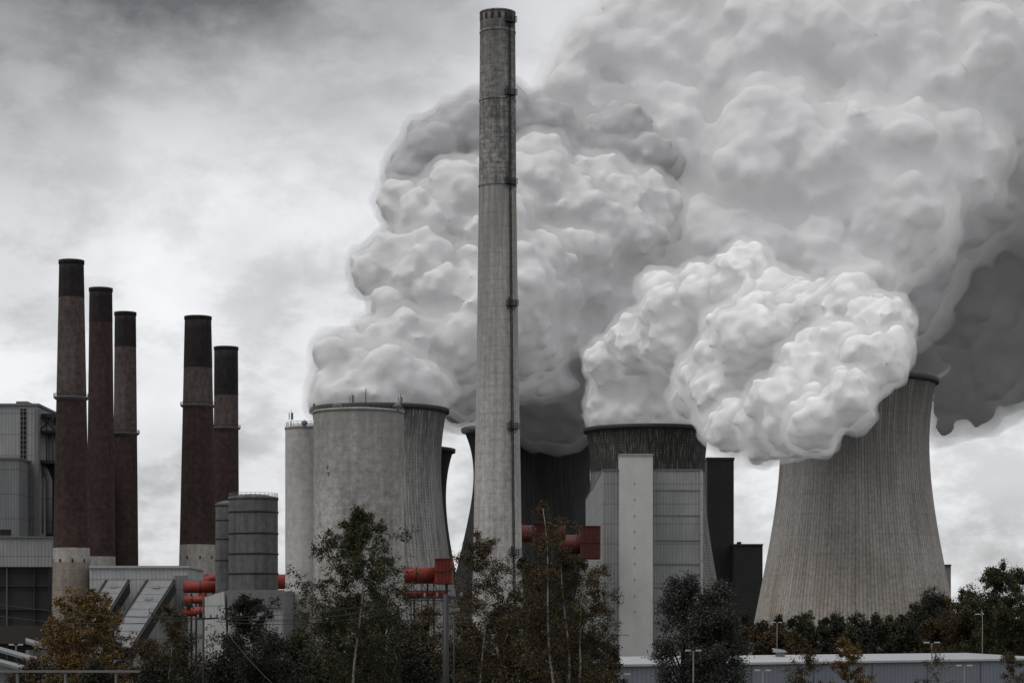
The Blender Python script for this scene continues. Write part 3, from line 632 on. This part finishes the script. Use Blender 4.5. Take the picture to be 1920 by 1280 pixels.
# belt of trees at right
bl={'ld':'one of the dark trees in the belt below the tan cooling tower','lb':'one of the brown autumn trees in the belt below the tan cooling tower','lg':'one of the dull green trees in the belt below the tan cooling tower'}
k=0
for row,(Yb,base_top) in enumerate(((620,1158),(540,1176))):
    px=1365+row*18
    while px<1960:
        k+=1; w_=R.uniform(44,70); lift=0
        if px>1700: lift=14
        if px>1790: lift=20
        lf=R.choice(['ld','ld','lb','lg','ld'])
        bushy(px,base_top+R.uniform(-12,10)-lift,Yb+R.uniform(-15,15),w_,bl[lf],lf,300+k,nc=26,per=260,ls=.28,bot=.05,grp={'ld':'dark trees of the right belt','lb':'brown trees of the right belt','lg':'green trees of the right belt'}[lf],name='belt_tree',fat=1.15)
        px+=w_*.5
bushy(1752,1112,560,125,'rounded dark tree standing above the belt right of the tan cooling tower','ld',41,nc=60,per=500,ls=.24,bot=.05,grp='taller trees of the right belt',name='broadleaf_tree')
birch(1880,1070,520,150,'tallest tree of the right belt, cut by the right edge','lg',42,nl=60,per=12,ls=.22,low=.1,tr=.3,bark='bark',name='broadleaf_tree',spread=.35,twigs=11,grp='taller trees of the right belt')
birch(1815,1112,530,80,'thin brownish tree left of the tallest tree of the belt','lb',43,nl=44,per=10,ls=.22,low=.1,tr=.25,bark='bark',name='broadleaf_tree',spread=.3,twigs=10,grp='taller trees of the right belt')
# ------------------------------------------------------------ steam
bm=bmesh.new(); bmesh.ops.create_icosphere(bm,subdivisions=2,radius=1); IV=np.array([v.co[:] for v in bm.verts]); bm.verts.ensure_lookup_table(); IF=np.array([[v.index for v in f.verts] for f in bm.faces]); bm.free()
def ctex(name,s,d=3):
    c=bpy.data.textures.new(name,'CLOUDS'); c.noise_scale=s; c.noise_depth=d
    return c
TW=ctex('puff_wisp',6,5); TL=ctex('puff_warp',22,2)
def plume(label,blobs,core,veil,voxel,seed,k1=22,k2=7,k3=0,warp=8,inward=.3,veils=((3,2),(7,5)),sm=3,shrink=0.,rr1=(.26,.5)):
    rg=np.random.default_rng(seed); S=[]
    for px,py,rp,Yq in blobs:
        c=np.array(P(px,py,Yq)[:]); r=max(2,W(rp,Yq)*.84-shrink); S.append((c,r))
        for i in range(k1):
            v=rg.normal(size=3); v/=np.linalg.norm(v)
            if v[1]>.5: v[1]*=-1
            r1=r*rg.uniform(*rr1); c1=c+v*(r*1.02-r1*inward*1.6); S.append((c1,r1))
            for j in range(k2):
                u=v*1.1+rg.normal(size=3)*.75; u/=np.linalg.norm(u); r2=r1*rg.uniform(.32,.52); c2=c1+u*(r1*.86); S.append((c2,r2))
                for l in range(k3):
                    u2=u+rg.normal(size=3)*.7; u2/=np.linalg.norm(u2); S.append((c2+u2*r2*.86,r2*rg.uniform(.35,.55)))
    n=len(S); C=np.array([s[0] for s in S]); Rr=np.array([s[1] for s in S])
    org=C[0].copy(); V=(IV[None]*Rr[:,None,None]+C[:,None]-org).reshape(-1,3); Fc=(IF[None]+(np.arange(n)*len(IV))[:,None,None]).reshape(-1,3)
    t=thing('steam_plume',label,'steam',org.tolist(),'steam plumes from the cooling towers')
    def bake(o,steps):
        for kind,a,b_ in steps:
            if kind=='R': md=o.modifiers.new('r','REMESH'); md.mode='VOXEL'; md.voxel_size=a; md.use_smooth_shade=True
            elif kind=='S': md=o.modifiers.new('s','SMOOTH'); md.iterations=a
            else:
                md=o.modifiers.new('d','DISPLACE'); md.strength=a; md.mid_level=0 if b_ is None else .5
                if b_: md.texture=b_
        dg=bpy.context.evaluated_depsgraph_get(); dg.update(); me=bpy.data.meshes.new_from_object(o.evaluated_get(dg)); o.modifiers.clear(); o.data=me
        me.polygons.foreach_set('use_smooth',[True]*len(me.polygons)); print(o.name,len(me.polygons)); o.parent=t; return o
    co_=bake(npmesh('dense_core',V,Fc,core,None),[('R',voxel,None),('S',sm,None),('D',warp,TL)])
    for ve,nd in veils:
        o=bpy.data.objects.new('vapour_veil',co_.data.copy()); COL.objects.link(o); o.data.materials.clear(); o.data.materials.append(veil)
        bake(o,[('R',voxel*1.7,None),('S',2,None),('D',ve,None),('D',nd,TW),('R',voxel*1.4,None)])
        o.data.materials.clear(); o.data.materials.append(veil)
    return t
B=[(1160,765,50,1207),(1215,770,70,1207),(1270,770,48,1207),(1170,730,66,1205),(1240,725,70,1200),(1138,680,42,1195),(1195,640,56,1180),(1280,610,88,1160),(1248,555,44,1160),(1335,555,60,1140),(1385,526,64,1130),(1450,600,82,1110),(1400,690,110,1100),(1510,600,76,1070),(1580,615,88,1040),(1648,610,60,1010),(1672,652,38,985),(1560,700,95,990),(1625,680,58,965),(1480,775,80,970),(1430,805,56,985),(1378,805,48,1040),(1330,730,65,1130),(1370,740,70,1080),(1530,785,52,935),(1585,738,48,930),(1420,640,80,1050)]
plume('bright white billowing steam plume pouring from the blackened cooling tower',B,steam_core('steam_bright',(.94,.94,.945)),steam_veil('steam_bright_veil',.95,.065,.20),1.2,1,34,12,3,8,veils=((1.2,4),(3.2,9)),sm=4)
Ab=[(640,735,50,1145),(710,725,72,1152),(785,730,55,1155),(612,722,28,1143),(622,665,32,1150),(668,668,48,1165),(745,650,72,1175),(712,625,36,1175),(728,575,32,1185),(692,508,40,1200),(735,470,40,1210),(790,520,80,1210),(850,620,110,1200),(805,420,72,1230),(752,382,40,1230),(850,362,62,1240),(900,420,100,1240),(930,560,140,1240),(880,700,80,1250),(960,680,90,1290),(1010,640,130,1290),(1040,480,150,1290),(1120,620,110,1300),(1000,380,110,1290),(1130,440,130,1300)]
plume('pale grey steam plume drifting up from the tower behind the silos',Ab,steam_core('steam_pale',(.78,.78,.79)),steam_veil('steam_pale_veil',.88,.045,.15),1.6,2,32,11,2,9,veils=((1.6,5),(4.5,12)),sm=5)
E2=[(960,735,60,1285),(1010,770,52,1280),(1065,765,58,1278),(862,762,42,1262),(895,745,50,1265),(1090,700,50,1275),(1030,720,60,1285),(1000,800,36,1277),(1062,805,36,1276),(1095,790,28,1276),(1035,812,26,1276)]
plume('steam coloured dusky grey as shade, hanging low behind the tall chimney over the dark cooling tower',E2,steam_core('steam_painted_shade_low',(.28,.28,.29)),steam_veil('steam_painted_shade_low_veil',.4,.04,.045),1.9,7,24,8,0,8,veils=((3,7),(7,16)),shrink=2)  # shaded low part of the plume, its shade painted as grey steam
Cb=[(772,318,42,1330),(805,275,50,1330),(848,242,48,1340),(890,232,55,1340),(950,222,62,1350),(1010,238,64,1360),(1045,290,60,1360),(870,340,80,1350),(960,330,100,1370),(1060,380,110,1380),(1150,330,120,1400)]
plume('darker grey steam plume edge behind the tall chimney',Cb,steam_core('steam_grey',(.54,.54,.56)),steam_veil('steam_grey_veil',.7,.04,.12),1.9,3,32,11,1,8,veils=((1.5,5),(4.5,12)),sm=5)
Db=[(1078,145,60,1500),(1115,88,68,1500),(1175,50,80,1510),(1230,130,130,1520),(1120,230,90,1510),(1380,90,170,1530),(1560,120,190,1540),(1740,140,190,1540),(1960,150,190,1550),(1250,320,170,1520),(1430,330,180,1500),(1620,360,180,1490),(1200,480,150,1500),(1380,480,140,1480),(1780,320,115,1500),(1560,520,130,1470),(1690,450,95,1480),(1180,680,120,1500),(1060,790,70,1500),(1300,-20,120,1530),(1500,-60,150,1540),(1750,-60,150,1540),(1960,-50,150,1550),(1940,270,105,1530)]
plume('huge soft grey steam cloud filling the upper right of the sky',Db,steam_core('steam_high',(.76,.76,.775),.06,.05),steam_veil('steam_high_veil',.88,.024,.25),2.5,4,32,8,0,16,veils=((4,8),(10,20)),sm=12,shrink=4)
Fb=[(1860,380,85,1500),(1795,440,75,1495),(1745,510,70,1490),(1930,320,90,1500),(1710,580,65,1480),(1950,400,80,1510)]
plume('added steam coloured mid-grey as half shade between the pale upper cloud and the dark cloud at the right edge',Fb,steam_core('steam_painted_halfshade',(.46,.46,.47),.06,.05),steam_veil('steam_painted_halfshade_veil',.6,.022,.13),2.7,6,28,7,0,16,veils=((4,9),(11,24)),sm=10,shrink=5)  # added cloud, its mid-grey colour paints the fade from lit to shadowed steam
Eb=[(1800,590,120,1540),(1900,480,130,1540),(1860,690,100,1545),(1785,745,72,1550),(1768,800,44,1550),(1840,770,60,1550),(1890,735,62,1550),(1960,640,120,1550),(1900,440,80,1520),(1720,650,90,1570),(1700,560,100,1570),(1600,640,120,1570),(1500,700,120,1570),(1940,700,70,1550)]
plume('steam cloud with shadow put into its dark colour behind the large tan cooling tower',Eb,steam_core('steam_painted_shadow',(.27,.27,.278),.06,.05),steam_veil('steam_painted_shadow_veil',.35,.022,.08),2.5,5,32,8,0,14,veils=((3,9),(8,20),(14,30)),sm=8,shrink=9)  # the shadow on this cloud is painted as a low grey albedo
# ------------------------------------------------------------ world, sun, camera
w=bpy.data.worlds.new('World'); sc.world=w; w.use_nodes=True; nt=w.node_tree; bg=nt.nodes['Background']
sk=nt.nodes.new('ShaderNodeTexSky'); sk.sky_type='NISHITA'; sk.sun_disc=False
sv=Vector((-.45,-.28,.85)).normalized(); el=math.asin(sv.z); az=math.atan2(sv.x,sv.y)
sk.sun_elevation=el; sk.sun_rotation=az
gd=tc(nt,'Generated'); s=sep(nt,gd)
n1=noise(nt,mapv(nt,gd,(5,5,7)),1,4,.5,0); n2=noise(nt,mapv(nt,gd,(8,8,12),(3.3,1,5.2)),1,6,.52,.1); n3=noise(nt,mapv(nt,gd,(20,20,36),(1,4,2)),1,7,.6,.1)
elv=mth(nt,'ADD',s[2],mth(nt,'MULTIPLY',mth(nt,'SUBTRACT',n1,.5),.05))
dk=mth(nt,'MULTIPLY',mr(nt,elv,.165,.285,0,1,True),mr(nt,s[0],.06,-.2,.3,1,True))
hi=mr(nt,s[2],.35,.8,0,1,True)
v=mth(nt,'SUBTRACT',mr(nt,s[2],.03,.17,.90,1.0,True),mth(nt,'MULTIPLY',dk,.78))
lowd=mr(nt,n2,.40,.66,0,.24,True); v=mth(nt,'SUBTRACT',v,lowd)
v=mth(nt,'SUBTRACT',v,mth(nt,'MULTIPLY',mr(nt,n3,.43,.62,0,.24,True),mr(nt,s[2],.20,.08,.35,1))); v=mth(nt,'MAXIMUM',v,.15)
vc=nt.nodes.new('ShaderNodeMix'); vc.data_type='FLOAT'; nt.links.new(hi,vc.inputs[0]); nt.links.new(v,vc.inputs[2]); vc.inputs[3].default_value=.72
cc=nt.nodes.new('ShaderNodeCombineColor'); nt.links.new(mth(nt,'MULTIPLY',vc.outputs[0],.975),cc.inputs[0]); nt.links.new(mth(nt,'MULTIPLY',vc.outputs[0],.98),cc.inputs[1]); nt.links.new(vc.outputs[0],cc.inputs[2])
nish=mixc(nt,1,sk.outputs[0],(.1,.1,.1),'MULTIPLY')
fin=mixc(nt,.94,nish,cc.outputs[0]); nt.links.new(fin,bg.inputs[0]); bg.inputs[1].default_value=1
sl=bpy.data.lights.new('Sun','SUN'); sl.energy=1.5; sl.angle=math.radians(40); sl.color=(1,.975,.94)
so=bpy.data.objects.new('Sun',sl); COL.objects.link(so); so.rotation_euler=(-sv).to_track_quat('-Z','Y').to_euler()
cam=bpy.data.cameras.new('Camera'); co=bpy.data.objects.new('Camera',cam); COL.objects.link(co)
cam.lens=80; cam.sensor_width=36; cam.shift_y=(HY-640)/1920; cam.clip_end=20000; cam.clip_start=1
co.location=(0,0,CZ); co.rotation_euler=(math.pi/2,0,0); sc.camera=co
sc.view_settings.view_transform='Standard'; sc.view_settings.look='None'
